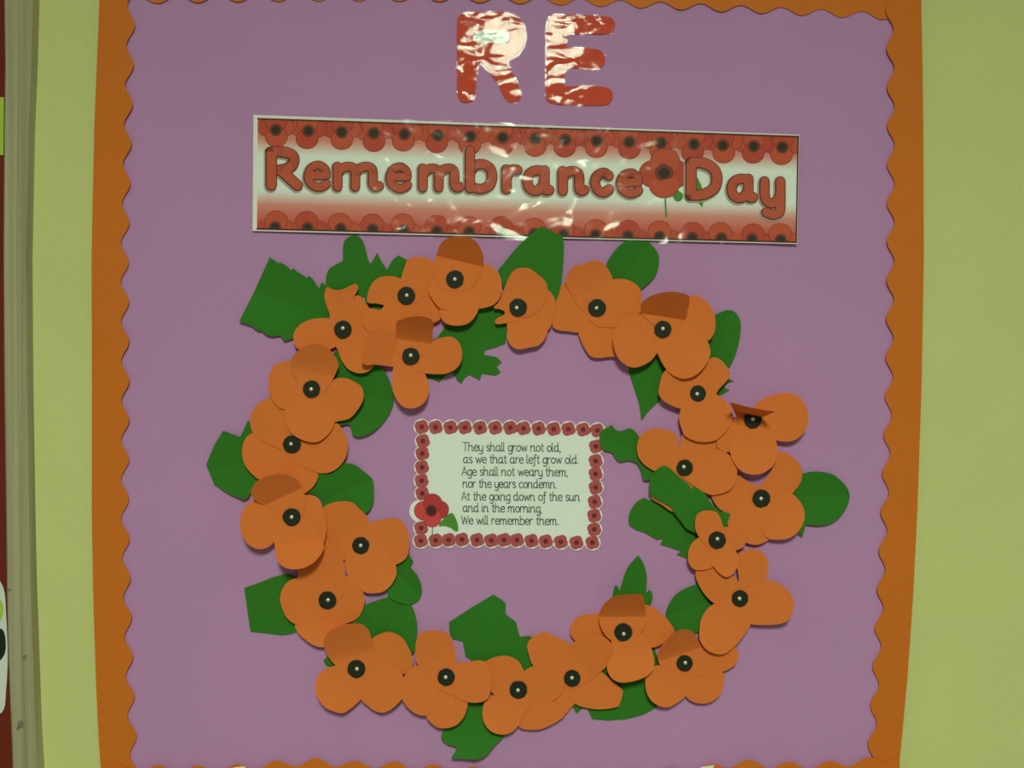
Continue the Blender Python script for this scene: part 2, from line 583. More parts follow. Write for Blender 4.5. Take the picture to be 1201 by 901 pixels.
# ------------------------------------------------------------------ stroke lettering
G = {
    'R': (1.0, [[(0, 0), (0, 1.5)], [(0, 1.5, 1), (.42, 1.5), (.75, 1.36), (.82, 1.1), (.7, .84), (.4, .7), (0, .68, 1)], [(.34, .68), (.95, 0)]]),
    'D': (1.0, [[(0, 0), (0, 1.5)], [(0, 1.5, 1), (.45, 1.47), (.85, 1.2), (.97, .75), (.85, .3), (.45, .03), (0, 0, 1)]]),
    'T': (1.0, [[(0, 1.5), (1, 1.5)], [(.5, 1.5), (.5, 0)]]),
    'A': (1.0, [[(0, 0), (.5, 1.5, 1), (1, 0)], [(.18, .5), (.82, .5)]]),
    'W': (1.35, [[(0, 1.5), (.35, 0, 1), (.67, 1.3, 1), (1.0, 0, 1), (1.35, 1.5)]]),
    'e': (.8, [[(.04, .52), (.78, .54, 1), (.74, .8), (.56, .97), (.38, 1.0), (.13, .86), (0, .5), (.1, .18), (.38, 0), (.62, .03), (.8, .16)]]),
    'm': (1.32, [[(0, 1), (0, 0)], [(0, .62), (.12, .88), (.34, 1), (.52, .9), (.56, .66), (.56, 0)], [(.56, .62), (.68, .88), (.9, 1), (1.08, .9), (1.12, .66), (1.12, .16), (1.2, 0), (1.32, .05)]]),
    'n': (.92, [[(0, 1), (0, 0)], [(0, .6), (.14, .88), (.4, 1), (.64, .9), (.7, .62), (.7, .16), (.78, 0), (.92, .05)]]),
    'h': (.92, [[(0, 1.55), (0, 0)], [(0, .6), (.14, .88), (.4, 1), (.64, .9), (.7, .62), (.7, .16), (.78, 0), (.92, .05)]]),
    'b': (.82, [[(0, 1.55), (0, .02)], [(0, .7), (.2, .95), (.45, 1), (.72, .85), (.82, .5), (.72, .15), (.45, 0), (.2, .02), (0, .14)]]),
    'r': (.52, [[(0, 1), (0, 0)], [(0, .58), (.14, .88), (.34, 1), (.52, .96)]]),
    'a': (.95, [[(.74, .92), (.42, 1), (.12, .85), (0, .5), (.08, .15), (.32, 0), (.56, .1), (.74, .36)], [(.74, 1), (.74, .2), (.81, .02), (.95, .05)]]),
    'd': (.95, [[(.74, .88), (.42, 1), (.12, .85), (0, .5), (.08, .15), (.32, 0), (.56, .1), (.74, .36)], [(.74, 1.55), (.74, .2), (.81, .02), (.95, .05)]]),
    'c': (.78, [[(.76, .84), (.56, .98), (.36, .98), (.1, .8), (0, .5), (.1, .18), (.36, 0), (.6, .03), (.78, .16)]]),
    'y': (.76, [[(0, 1), (0, .42), (.1, .1), (.35, 0), (.6, .12), (.74, .4)], [(.74, 1), (.74, -.12), (.66, -.42), (.4, -.52), (.08, -.42)]]),
    'g': (.76, [[(.74, .9), (.42, 1), (.12, .85), (0, .5), (.08, .15), (.32, 0), (.56, .1), (.74, .36)], [(.74, 1), (.74, -.12), (.66, -.42), (.4, -.52), (.08, -.42)]]),
    's': (.64, [[(.6, .88), (.4, 1), (.16, .95), (.06, .75), (.3, .55), (.58, .38), (.62, .15), (.38, 0), (.03, .1)]]),
    'l': (.22, [[(0, 1.55), (0, .22), (.07, .03), (.22, .03)]]),
    'o': (.82, [[(.41, 1), (.12, .85), (0, .5), (.12, .15), (.41, 0), (.7, .15), (.82, .5), (.7, .85), (.41, 1)]]),
    'w': (1.12, [[(0, 1), (.28, 0, 1), (.56, .88, 1), (.84, 0, 1), (1.12, 1)]]),
    't': (.5, [[(.2, 1.35), (.2, .26), (.28, .03), (.5, .03)], [(0, 1), (.48, 1)]]),
    'f': (.5, [[(.56, 1.48), (.36, 1.55), (.2, 1.32), (.2, -.1), (.1, -.42), (-.1, -.45)], [(0, 1), (.46, 1)]]),
    'i': (.2, [[(0, 1), (0, .22), (.07, .03), (.2, .03)], [(0, 1.42), (.02, 1.42)]]),
    'u': (.92, [[(0, 1), (0, .4), (.1, .1), (.34, 0), (.58, .12), (.72, .4)], [(.72, 1), (.72, .2), (.8, .02), (.92, .05)]]),
    ',': (.12, [[(.1, .06), (0, -.25)]]),
    '.': (.1, [[(.03, .03), (.06, .03)]]),
}

# ------------------------------------------------------------------ title banner
BC = [(298.5, 135.5), (938.5, 157.5), (936, 288), (297.5, 272)]


def B(u, v):
    t = (BC[0][0] + (BC[1][0] - BC[0][0]) * u, BC[0][1] + (BC[1][1] - BC[0][1]) * u)
    b = (BC[3][0] + (BC[2][0] - BC[3][0]) * u, BC[3][1] + (BC[2][1] - BC[3][1]) * u)
    return (t[0] + (b[0] - t[0]) * v, t[1] + (b[1] - t[1]) * v)


def Buv(x, y):
    u = (x - 298) / 639.0
    yt = BC[0][1] + (BC[1][1] - BC[0][1]) * u
    yb = BC[3][1] + (BC[2][1] - BC[3][1]) * u
    return u, (y - yt) / (yb - yt)


def bh(x, y):                       # the banner bellies off the board a little, corners curl
    u, v = Buv(x, y)
    return 0.0026 + 0.0016 * math.sin(math.pi * max(0, min(1, u)) * 3.0) ** 2 + 0.004 * max(0, u - .9) * 10 * max(0, v) + 0.0035 * max(0, 2 * v - 1) ** 2 + 0.0008 * max(0, 1 - 2 * v) ** 2


ban = empty('title_banner', P(*B(.5, 1), 0))
tag(ban, 'long laminated white and red banner reading Remembrance Day with printed poppies', 'banner')
NO = ban.location
ucuts = [(B(i / 24, .5), (1, 0.03)) for i in range(1, 24)] + [(B(.5, j / 6), (-0.03, 1)) for j in range(1, 6)]
sheet('white_margin', [B(-.002, -.006), B(.9985, .004), B(.9985, .987), B(-.002, .992)], lambda x, y: bh(x, y) - 0.0004, M['cream'], ban, NO, cuts=ucuts)
sheet('print_sheet', [B(.006, .025), B(.997, .02), B(.997, .972), B(.006, .975)], bh, M['banner_print'], ban, NO, cuts=ucuts, uv=lambda x, y: Buv(x, y))
pr = Print(bh)


def clip(x, y):
    u, v = Buv(x, y)
    return B(max(.007, min(.996, u)), max(.03, min(.968, v)))


XS = [322.5, 360.5, 399.5, 437, 473, 512, 550, 588, 626, 661, 698, 736, 773, 811.5, 845.5, 881.5, 915]
for row in (0, 1):
    for k, x in enumerate(XS):
        u = (x - 298) / 639.0
        cx, cy = B(u, 0)
        cy = cy + 16 if row == 0 else B(u, 1)[1] - 6
        for j, (dx, dy, r) in enumerate(((-11, -3, 11), (11, -3, 11), (0, -9, 12), (0, 9, 12.5)) if row == 0 else ((-11, 2, 11), (11, 2, 11), (0, 9, 12), (0, -7, 13))):
            jx, jy = random.uniform(-1.5, 1.5), random.uniform(-1, 1)
            pr.disc(cx + dx + jx, cy + dy + jy, r + .8, 1 + j * 2 + (k % 2) * .4, M['p_line'], 22, clip, ry=(r + .8) * .9)
            pr.disc(cx + dx + jx, cy + dy + jy, r, 2 + j * 2 + (k % 2) * .4, M['p_red'] if (j + k) % 2 else M['p_red2'], 22, clip, ry=r * .9)
        pr.disc(cx, cy, 7.5, 10, M['p_halo'], 16, clip)
        pr.disc(cx, cy, 5, 11, M['p_dark'], 14, clip)
for a0, a1 in (((.006, .026), (.997, .021)), ((.006, .973), (.997, .97)), ((.9965, .02), (.9965, .97))):
    n = 24
    for i in range(n):
        q0 = B(a0[0] + (a1[0] - a0[0]) * i / n, a0[1] + (a1[1] - a0[1]) * i / n)
        q1 = B(a0[0] + (a1[0] - a0[0]) * (i + 1) / n, a0[1] + (a1[1] - a0[1]) * (i + 1) / n)
        pr.stroke([q0, q1], 1.7, 12, M['edge_line'])
pr.build('poppy_row_print', ban, NO)
# printed single poppy between the words
pf = Print(bh)
cx, cy = 779, 203
pf.stroke([(780, 225), (780.5, 240), (781.5, 254)], 2.0, 12.4, M['p_green'])
pf.poly(smooth_closed([(789, 222), (796, 224), (801, 228), (799, 235), (793, 236), (789, 230)]), 12.5, M['p_green'])
pf.poly([(810, 226), (818, 208), (822, 216), (826, 228), (824, 243), (815, 234)], 12.5, M['p_green'])
for dx, dy, rx, ry, mm in ((-14, 1, 15, 15, 'p_red2'), (13, 1, 15, 16, 'p_red2'), (1, -14, 16.5, 14.5, 'p_red'), (0, 14, 17, 14.5, 'p_red')):
    pf.disc(cx + dx, cy + dy, rx + 1, 13 + (.5 if abs(dy) > 5 else 0), M['p_line'], 26, None, ry + 1)
    pf.disc(cx + dx, cy + dy, rx, 14 + (.5 if abs(dy) > 5 else 0), M[mm], 26, None, ry)
pf.disc(cx, cy, 11, 15, M['p_halo'], 18)
pf.disc(cx, cy, 6.3, 16, M['p_dark'], 18)
pf.build('poppy_print', ban, NO)
tl = Print(bh)
LET = [('R', 312.6, 355, 172, 223, 10.5), ('e', 357, 388, 189, 224, 9), ('m', 391, 450, 190, 224, 9), ('e', 453, 483, 191, 225.5, 9),
       ('m', 491, 545, 192, 225, 9), ('b', 546, 583, 171, 226.5, 9.5), ('r', 589, 612.5, 193, 227, 9.5), ('a', 613.5, 650, 194, 229, 9.5),
       ('n', 655, 691, 195, 229, 9.5), ('c', 693, 720, 197, 230.5, 9.2), ('e', 723.5, 754, 198, 231.5, 9.2), ('D', 805, 847, 184.5, 234.5, 10.5),
       ('a', 853, 889, 204, 237.5, 9.5), ('y', 891.5, 921, 207, 257, 9.5)]
for k, (ch, x0, x1, y0, y1, w) in enumerate(LET):
    w += 0.2 if ch == 'e' else 1.2
    wd_, strokes = G[ch]
    lo = -.52 if ch == 'y' else 0
    hi = 1.5 if ch in 'RD' else (1.55 if ch == 'b' else 1)
    sk = [smooth_open(s, 5) for s in strokes]
    mx = max(p[0] for s in sk for p in s); mn = min(p[0] for s in sk for p in s)

    def T(p):
        return (x0 + w / 2 + (p[0] - mn) / (mx - mn) * (x1 - x0 - w), y1 - w / 2 - (p[1] - lo) / (hi - lo) * (y1 - y0 - w))
    for s in sk:
        q = [T(p) for p in s]
        o = 17.0
        tl.stroke(q, w + 3.6, o, M['t_shade'], -1.4, 1.6)
        tl.stroke(q, w + 1.9, o + 1, M['t_line'], -.3, .4)
    for s in sk:
        tl.stroke([T(p) for p in s], w - .6, 19.0, M['t_fill'])
tl.build('title_lettering', ban, NO)
# the laminate pouch: clear, glossy and rippled
FC = [(296.5, 133), (940.5, 156), (938, 290), (295.5, 274.5)]


def FB(u, v):
    t = (FC[0][0] + (FC[1][0] - FC[0][0]) * u, FC[0][1] + (FC[1][1] - FC[0][1]) * u)
    b = (FC[3][0] + (FC[2][0] - FC[3][0]) * u, FC[3][1] + (FC[2][1] - FC[3][1]) * u)
    return (t[0] + (b[0] - t[0]) * v, t[1] + (b[1] - t[1]) * v)


film = sheet('laminate_film', [FB(0, 0), FB(1, 0), FB(1, 1), FB(0, 1)], lambda x, y: bh(x, y) + 0.0016, M['banner_film'], ban, NO, thick=0.0002,
             cuts=[(FB(i / 40, .5), (1, 0.03)) for i in range(1, 40)] + [(FB(.5, j / 8), (-0.03, 1)) for j in range(1, 8)], angle=60)
film['label'] = 'clear rippled glossy laminate over the banner'

# ------------------------------------------------------------------ the two big letters
S2 = 4.62
RO = win(500, 0, [(168, 110), (195, 74), (300, 67), (420, 67), (490, 90), (530, 140), (541, 200), (525, 260), (490, 305), (445, 335), (480, 420), (508, 490), (512, 528), (490, 552), (455, 553), (425, 530), (390, 460), (340, 390), (285, 335, 1), (272, 420), (265, 500), (252, 542), (218, 556), (185, 546), (168, 505), (166, 300)], S2)
RC = win(500, 0, [(262, 190), (280, 166), (350, 163), (430, 168), (447, 190), (443, 218), (425, 236), (350, 232), (280, 236), (262, 215)], S2)
EO = win(500, 0, [(653, 120), (680, 82), (800, 82), (990, 92), (1020, 120), (1018, 160), (990, 183), (765, 183, 1), (757, 255, 1), (930, 268), (965, 300), (965, 345), (925, 376), (775, 368), (750, 395), (745, 468, 1), (960, 470), (1003, 492), (1010, 530), (985, 564), (940, 571), (800, 570), (690, 562), (652, 540), (648, 470), (650, 300)], S2)


def offset(pts, d):
    out = []
    n = len(pts)
    ar = sum(pts[i - 1][0] * pts[i][1] - pts[i][0] * pts[i - 1][1] for i in range(n))
    sg = 1 if ar > 0 else -1
    for i in range(n):
        a, b = pts[i - 1], pts[(i + 1) % n]
        t = (b[0] - a[0], b[1] - a[1]); l = math.hypot(*t) + 1e-9
        out.append((pts[i][0] + sg * t[1] / l * d, pts[i][1] - sg * t[0] / l * d))
    return out


for nm, oc, ctr in (('R', RO, RC), ('E', EO, None)):
    ol = smooth_closed(oc, 5)
    e = empty('big_letter', P(sum(p[0] for p in ol) / len(ol), max(p[1] for p in ol), 0))
    tag(e, 'red laminated cut-out capital letter %s above the banner' % nm, 'letter')
    sheet('letter_card', ol, lambda x, y: 0.0022, M['red_letter'], e, e.location, thick=0.0012)
    if ctr:
        o = sheet('counter', smooth_closed(ctr, 4), lambda x, y: 0.0025, M['bright'], e, e.location, thick=0.0002)
        o['label'] = 'white uncut middle of the letter'
    o = sheet('laminate_film', offset(ol, 1.3), lambda x, y: 0.0034, M['letter_film'], e, e.location, thick=0.0002)
    o['label'] = 'clear glossy laminate over the letter'

# ------------------------------------------------------------------ verse card
CS = 4.804


def cpt(x, y): return (470 + x / CS, 480 + y / CS)


def chh(x, y): return 0.0022


card = empty('verse_card', P(*cpt(600, 790), 0))
tag(card, 'laminated verse card with a border of small printed poppies inside the wreath', 'card')
CO = card.location
sheet('card_sheet', [cpt(118, 100), cpt(600, 106), cpt(1108, 120), cpt(1095, 440), cpt(1080, 752), cpt(600, 738), cpt(113, 742), cpt(118, 403)], chh, M['c_sheet'], card, CO, thick=0.0006)
cp = Print(chh)
TOP = [(118, 100), (197, 102), (280, 103), (362, 103), (447, 105), (533, 105), (617, 105), (693, 108), (777, 110), (862, 112), (945, 112), (1028, 115), (1108, 120)]
LEFT = [(125, 180), (122, 250), (120, 327), (118, 403), (122, 475), (115, 670)]
RIGHT = [(1100, 210), (1098, 292), (1098, 365), (1098, 442), (1093, 522), (1090, 600), (1090, 678), (1080, 752)]
BOT = [(113, 742), (197, 740), (270, 737), (345, 735), (430, 737), (510, 740), (582, 737), (655, 738), (737, 742), (817, 745), (902, 748), (990, 752)]
for x, y in TOP + LEFT + RIGHT + BOT:
    px, py = cpt(x, y)
    cp.disc(px, py, 9.7, 1, M['c_rim'], 18)
    for j in range(4):
        a_ = j * math.pi / 2 + .5
        cp.disc(px + 3.2 * math.cos(a_), py + 3.2 * math.sin(a_), 5.6, 2 + j * .2, M['c_poppy'], 12)
    cp.disc(px, py, 2.9, 4, M['c_heart'], 10)
cp.disc(*cpt(115, 575), 14, 1, M['c_rim'], 20)
cp.build('poppy_border_print', card, CO)
cb = Print(chh)
cb.stroke([cpt(180, 650), cpt(178, 710)], 1.2, 5, M['p_green'])
cb.poly(smooth_closed([cpt(215, 660), cpt(240, 620), cpt(285, 585), cpt(305, 605), cpt(322, 650), cpt(318, 690), cpt(280, 670), cpt(240, 658)]), 5, M['p_green'])
for dx, dy, r, mm in ((-42, 0, 53, 'c_big'), (48, -5, 50, 'c_big2'), (8, -42, 52, 'c_big2'), (5, 42, 50, 'c_big')):
    q = cpt(172 + dx, 572 + dy)
    ly = 6 + .8 * len(cb.f) / 2
    cb.disc(*q, r / CS + .5, ly, M['c_line'], 20)
    cb.disc(*q, r / CS, ly + .5, M[mm], 20)
cb.disc(*cpt(172, 572), 6.5, 60, M['c_heart'], 16)
cb.disc(*cpt(172, 572), 4.6, 61, M['p_dark'], 16)
cb.build('poppy_print', card, CO)
ct = Print(chh)
LINES = [('They shall grow not old,', 350, 900, 235), ('as we that are left grow old.', 354, 1000, 303), ('Age shall not weary them,', 345, 940, 373), ('nor the years condemn.', 352, 877, 441),
         ('At the going down of the sun', 343, 1008, 513), ('and in the morning,', 352, 793, 578), ('We will remember them.', 342, 887, 648)]
for txt, x0, x1, yb in LINES:
    segs = []
    x = 0
    for ch in txt:
        if ch == ' ':
            x += .56; continue
        wd_, strokes = G[ch]
        for s in strokes:
            segs.append([(x + p[0], p[1]) for p in smooth_open(s, 3)])
        x += wd_ + .18
    tot = x - .18
    for s in segs:
        ct.stroke([cpt(x0 + p[0] / tot * (x1 - x0), yb + (p[0] / tot) * 4 - p[1] * 31.5) for p in s], 1.1, 5, M['c_text'])
ct.build('verse_lettering', card, CO)
o = sheet('laminate_film', [cpt(64, 46), cpt(1155, 80), cpt(1136, 806), cpt(64, 786)], lambda x, y: 0.0036, M['card_film'], card, CO, thick=0.0002)
o['label'] = 'clear laminate pouch around the card'


# ------------------------------------------------------------------ paper poppies
def petal_sheet(C, pts, h0, lift, t0, pw, mat, parent, way=None):
    ol = smooth_closed(pts, 5)
    cxm = sum(p[0] for p in ol) / len(ol); cym = sum(p[1] for p in ol) / len(ol)
    d = (cxm - C[0], cym - C[1]); l = math.hypot(*d) + 1e-6
    d = way or (d[0] / l, d[1] / l)
    tip = max((p[0] - C[0]) * d[0] + (p[1] - C[1]) * d[1] for p in ol)
    side = (-d[1], d[0])

    def hf(x, y):
        t = ((x - C[0]) * d[0] + (y - C[1]) * d[1]) / tip
        s = ((x - C[0]) * side[0] + (y - C[1]) * side[1]) / tip
        f = max(0.0, (t - t0) / (1 - t0))
        return h0 + lift * f ** pw - 0.0012 * abs(s) * min(1, max(0, t)) + 0.0010 * max(0, t)
    n = 9
    cuts = [((C[0] + d[0] * tip * q, C[1] + d[1] * tip * q), d) for q in sorted([t0 + (1 - t0) * i / n for i in range(0, n)] + [t0 * .5])]
    cuts += [(C, side)]
    return sheet('petal', ol, hf, mat, parent, parent.location, thick=0.0004, cuts=cuts, angle=22)


def poppy(cx, cy, level, w, petals, label, disc=10.5, pin=(0, 0)):
    e = empty('paper_poppy', P(cx, cy, 0))
    tag(e, label, 'paper flower', 'orange paper poppies of the wreath')
    base = 0.009 + level * 0.0032
    for i, pt in enumerate(petals):
        pts = pt[0]
        lift = pt[1] if len(pt) > 1 else 2.0
        if 2 <= lift <= 5: lift *= 2.2          # hand-cut petals never lie flat
        t0 = pt[2] if len(pt) > 2 else .35
        pw = pt[3] if len(pt) > 3 else 1.5
        dh = pt[4] if len(pt) > 4 else 0.0
        petal_sheet((cx, cy), win(w[0], w[1], pts), base + i * 0.0008 + dh * .001, lift * .001, t0, pw, M['orange'], e, pt[5] if len(pt) > 5 else None)
    hd = base + len(petals) * 0.0008 + 0.0016
    ol = [(cx + disc * (1 + random.uniform(-.03, .03)) * math.cos(a_), cy + disc * (1 + random.uniform(-.03, .03)) * math.sin(a_)) for a_ in [2 * math.pi * k / 22 for k in range(22)]]
    c_ = sheet('centre', ol, lambda x, y: hd, M['black'], e, e.location, thick=0.0008)
    c_['label'] = 'round black card centre'
    bm = bmesh.new()
    bmesh.ops.create_uvsphere(bm, u_segments=14, v_segments=8, radius=0.0034)
    for v in bm.verts: v.co.y *= 0.75
    r = bmesh.ops.create_cone(bm, cap_ends=True, segments=8, radius1=0.0006, radius2=0.0006, depth=hd + 0.0015)
    bmesh.ops.rotate(bm, verts=r['verts'], cent=(0, 0, 0), matrix=Matrix.Rotation(math.pi / 2, 3, 'X'))
    bmesh.ops.translate(bm, verts=r['verts'], vec=(0, (hd + 0.0015) / 2, 0))
    me = bpy.data.meshes.new('pin')
    bm.to_mesh(me); bm.free()
    me.materials.append(M['pin'])
    for p in me.polygons: p.use_smooth = True
    o = link('pin', me, c_, P(cx + pin[0], cy + pin[1], hd + 0.0015) - e.location)
    o['label'] = 'pale round pin head'
    return e


poppy(402.1, 386.6, .5, (330, 320), [
    ([(600, 420), (625, 260), (645, 205), (700, 208), (745, 270), (780, 330), (760, 430), (720, 520), (640, 560), (560, 540)], 0),
    ([(435, 480), (425, 370), (390, 270), (378, 190), (402, 120, 1), (460, 150), (530, 148), (600, 118), (652, 98), (675, 118), (668, 160), (640, 220), (680, 330), (670, 440), (600, 540), (500, 560)], 2),
    ([(440, 402), (330, 400), (230, 420), (150, 470), (108, 540), (110, 610), (135, 660), (200, 690), (330, 700), (460, 660), (560, 580), (580, 440)], 3),
    ([(480, 480), (470, 620), (500, 690), (530, 770), (590, 850), (680, 885), (760, 870), (820, 810), (840, 700), (800, 560), (700, 470), (600, 430)], 3)],
      'orange paper poppy with a notched tulip-shaped petal beside the square-cut serrated leaf', pin=(0, -1.5))
poppy(476.6, 347, 1.1, (410, 270), [
    ([(470, 440), (400, 410), (310, 405), (235, 430), (185, 490), (160, 560), (160, 635), (230, 645), (320, 660), (400, 650), (520, 620), (540, 500)],),
    ([(430, 520), (320, 630), (275, 700), (200, 690), (150, 720), (120, 800), (150, 880), (250, 930), (400, 930), (480, 860), (560, 700), (540, 560)], 0),
    ([(480, 520), (440, 700), (480, 800), (600, 830), (720, 820), (795, 785), (818, 700), (795, 630), (740, 560), (620, 510)], 0),
    ([(430, 560), (455, 420), (490, 310), (515, 255), (580, 235), (660, 240), (720, 270), (760, 340), (740, 450), (690, 540), (600, 640), (480, 640)], 0)],
      'orange paper poppy in front of the round-topped spiky leaf', pin=(.5, -.5))
poppy(533.4, 327.5, 2.3, (480, 270), [
    ([(520, 420), (610, 360), (660, 300), (720, 315), (780, 370), (810, 440), (815, 520), (795, 600), (745, 655), (680, 680), (610, 690), (540, 660), (440, 540)],),
    ([(360, 340), (230, 390), (185, 480), (170, 540), (210, 620), (275, 690), (360, 690), (460, 560), (440, 420)],),
    ([(300, 400), (270, 560), (268, 690), (280, 770), (330, 825), (430, 842), (520, 820), (580, 760), (612, 690), (622, 600), (560, 500), (450, 400)],),
    ([(260, 500), (215, 380), (210, 300), (240, 220), (270, 130), (330, 75), (430, 50), (530, 65), (600, 115), (645, 200), (655, 280), (640, 340), (600, 430), (540, 510), (400, 540)], 40, .42, 1.0)],
      'orange paper poppy tucked under the banner with its top petal folded forward', pin=(0, 0))
poppy(607.6, 360.6, 1.1, (570, 300), [
    ([(320, 400), (440, 330), (545, 305), (590, 350), (612, 410), (600, 500), (580, 600), (540, 655), (440, 620), (300, 520)], 1),
    ([(230, 440), (185, 560), (188, 660), (185, 720), (215, 785), (280, 825), (380, 808), (460, 790), (520, 730), (545, 650), (520, 540), (400, 430)],),
    ([(340, 400), (190, 400), (125, 382), (105, 415), (70, 458), (120, 470), (167, 492, 1), (158, 520), (110, 545), (80, 572), (95, 602), (180, 592), (280, 570), (360, 500)], .5),
    ([(180, 480), (130, 390), (170, 270), (205, 185), (250, 125), (320, 105), (390, 115), (450, 160), (528, 232), (542, 300), (520, 400), (420, 520), (280, 540)],)],
      'narrow orange paper poppy with a small forked petal under the pointed leaf over the banner', pin=(-1.6, .4))
poppy(700.3, 361.3, .3, (640, 300), [
    ([(450, 340), (320, 290), (180, 240), (125, 280), (95, 380), (75, 500), (60, 620), (110, 655), (200, 665), (290, 675), (400, 620), (500, 520)], 1),
    ([(350, 460), (290, 640), (290, 690), (330, 790), (390, 880), (450, 900), (560, 890), (640, 880), (660, 760), (630, 620), (570, 480), (450, 420)], 1),
    ([(300, 460), (220, 330), (175, 240), (190, 160), (240, 100), (330, 70), (430, 40), (500, 60), (550, 120), (590, 200), (600, 300), (560, 460), (440, 540)], 4),
    ([(420, 380), (520, 260), (590, 210), (690, 205), (770, 235), (830, 290), (845, 370), (838, 470), (840, 560), (760, 640), (600, 635), (460, 620), (380, 540)], 1)],
      'broad flat orange paper poppy beside the folded oval leaf under the banner', pin=(-.6, 0))
poppy(777.5, 386.3, 4, (710, 330), [
    ([(500, 380), (640, 200), (740, 132), (800, 128), (870, 160), (935, 230), (968, 330), (965, 430), (940, 490), (900, 525), (800, 520), (560, 480)], 2),
    ([(480, 300), (300, 295), (190, 320), (110, 390), (68, 480), (75, 580), (110, 670), (170, 730), (240, 760), (320, 745), (400, 700), (450, 640), (520, 560), (580, 460), (560, 340)], 3),
    ([(440, 440), (450, 600), (490, 700), (540, 780), (600, 830), (680, 858), (770, 840), (840, 790), (900, 710), (925, 630), (905, 540), (850, 470), (740, 410), (600, 350), (480, 360)], 4),
    ([(440, 400), (330, 300), (312, 250), (320, 190), (380, 140), (470, 105), (590, 92), (680, 105), (740, 128, 1), (738, 200), (715, 280), (680, 350), (600, 430), (500, 440)], 50, .32, 1.0)],
      'large orange paper poppy with one dark petal standing straight out, below the banner word Day', disc=10, pin=(0, -.7))
poppy(481.7, 417.9, 2.6, (410, 365), [
    ([(540, 330), (430, 265), (405, 200), (360, 165), (280, 155), (200, 170), (150, 230), (115, 310), (105, 400), (110, 450), (150, 475), (210, 470), (300, 480), (400, 490), (560, 480)], 26, .35, 1.0),
    ([(430, 400), (385, 500), (375, 600), (380, 700), (420, 790), (480, 845), (540, 858), (610, 840), (670, 790), (697, 710), (690, 620), (660, 540), (630, 400), (540, 360)], 4),
    ([(500, 320), (640, 280), (720, 265), (800, 235), (890, 225), (950, 260), (985, 330), (990, 400), (970, 470), (920, 520), (850, 550), (750, 555), (660, 545), (560, 500), (470, 420)], 3),
    ([(440, 400), (415, 270), (410, 180), (415, 95), (480, 65), (570, 45), (660, 50), (730, 85), (735, 170), (722, 260), (670, 360), (540, 440)], 46, .36, 1.2)],
      'clover-shaped orange paper poppy above the verse card with its upper petal bent forward', disc=10.2, pin=(0, -1))
poppy(365.3, 456.5, 2, (290, 395), [
    ([(520, 340), (400, 210), (310, 225), (240, 250), (200, 320), (185, 400), (195, 500), (235, 580), (280, 625), (330, 640), (440, 600), (580, 520), (600, 420)],),
    ([(560, 380), (720, 400), (780, 370), (870, 365), (950, 400), (1005, 440), (1025, 510), (1010, 580), (960, 660), (900, 720), (800, 745), (730, 755), (660, 690), (540, 560)], 3),
    ([(440, 440), (335, 620), (333, 700), (360, 800), (390, 853), (450, 893), (550, 928), (640, 918), (730, 838), (765, 760), (740, 680), (690, 520), (560, 420)], 2),
    ([(480, 520), (440, 390), (372, 280), (400, 180), (460, 115), (540, 75), (620, 65), (700, 90), (755, 150), (805, 240), (780, 320), (740, 400), (690, 480), (580, 550)], 22, .36, 1.2)],
      'orange paper poppy overlapping a curved leaf whose lower half is folded', disc=10.2, pin=(-.3, 0))
poppy(342.3, 521.3, .4, (270, 460), [
    ([(480, 400), (380, 640), (300, 760), (400, 880), (560, 920), (660, 890), (740, 820), (775, 720), (720, 640), (600, 420)], 1),
    ([(560, 400), (400, 440), (300, 400), (200, 362), (140, 400), (108, 480), (108, 570), (140, 660), (200, 730), (260, 770), (360, 750), (500, 660), (600, 540)],),
    ([(470, 500), (560, 600), (660, 665), (770, 710), (860, 712), (930, 680), (990, 620), (1030, 530), (1030, 420), (990, 330), (930, 270), (830, 270), (660, 340), (510, 400)], 2),
    ([(360, 48), (260, 90), (200, 160), (175, 240), (185, 320), (220, 390), (300, 440), (400, 485), (520, 520), (600, 460), (580, 300), (500, 160), (430, 80)], 1)],
      'flat orange paper poppy in front of the leaf with the single upright spike', pin=(-1, -.5))
poppy(342, 606.6, 3.7, (265, 550), [
    ([(560, 300), (640, 250), (700, 230), (770, 235), (820, 270), (860, 370), (885, 480), (880, 580), (850, 670), (760, 680), (640, 640), (520, 480)], 1),
    ([(600, 300), (420, 245), (280, 265), (180, 320), (135, 400), (122, 500), (150, 600), (200, 670), (290, 708), (370, 690), (430, 640), (520, 560), (640, 480)], 9, .3, 1.3),
    ([(440, 460), (330, 330), (240, 262), (220, 200), (270, 110), (380, 60), (500, 48), (580, 65), (640, 110), (670, 170), (695, 235), (690, 340), (640, 460)], 34, .46, 1.0),
    ([(450, 440), (430, 560), (425, 640), (440, 740), (450, 800), (500, 860), (590, 885), (690, 870), (780, 820), (850, 730), (862, 675), (820, 600), (760, 500), (660, 420), (560, 380)], 30, .48, 1.0)],
      'orange paper poppy whose bottom petal curls up into a bright lip', pin=(0, 0))
poppy(423, 640, 0, (350, 580), [
    ([(560, 360), (380, 300), (260, 320), (200, 420), (260, 560), (400, 580), (560, 540)], 0),
    ([(380, 480), (260, 380), (215, 260), (210, 150), (230, 105), (310, 70), (400, 60), (480, 75), (540, 130), (600, 190), (622, 250), (640, 360), (600, 500)], 9, .28, 1.0),
    ([(520, 380), (640, 250), (720, 225), (800, 210), (880, 220), (940, 270), (975, 370), (975, 470), (950, 560), (900, 600), (850, 620), (760, 600), (620, 560), (500, 500)], 3),
    ([(480, 380), (640, 390), (760, 450), (830, 540), (865, 690), (830, 780), (760, 850), (680, 870), (590, 865), (500, 790), (430, 700), (410, 600), (430, 460)], 2)],
      'orange paper poppy close to the corner of the verse card with the large printed poppy', disc=10, pin=(0, 0))
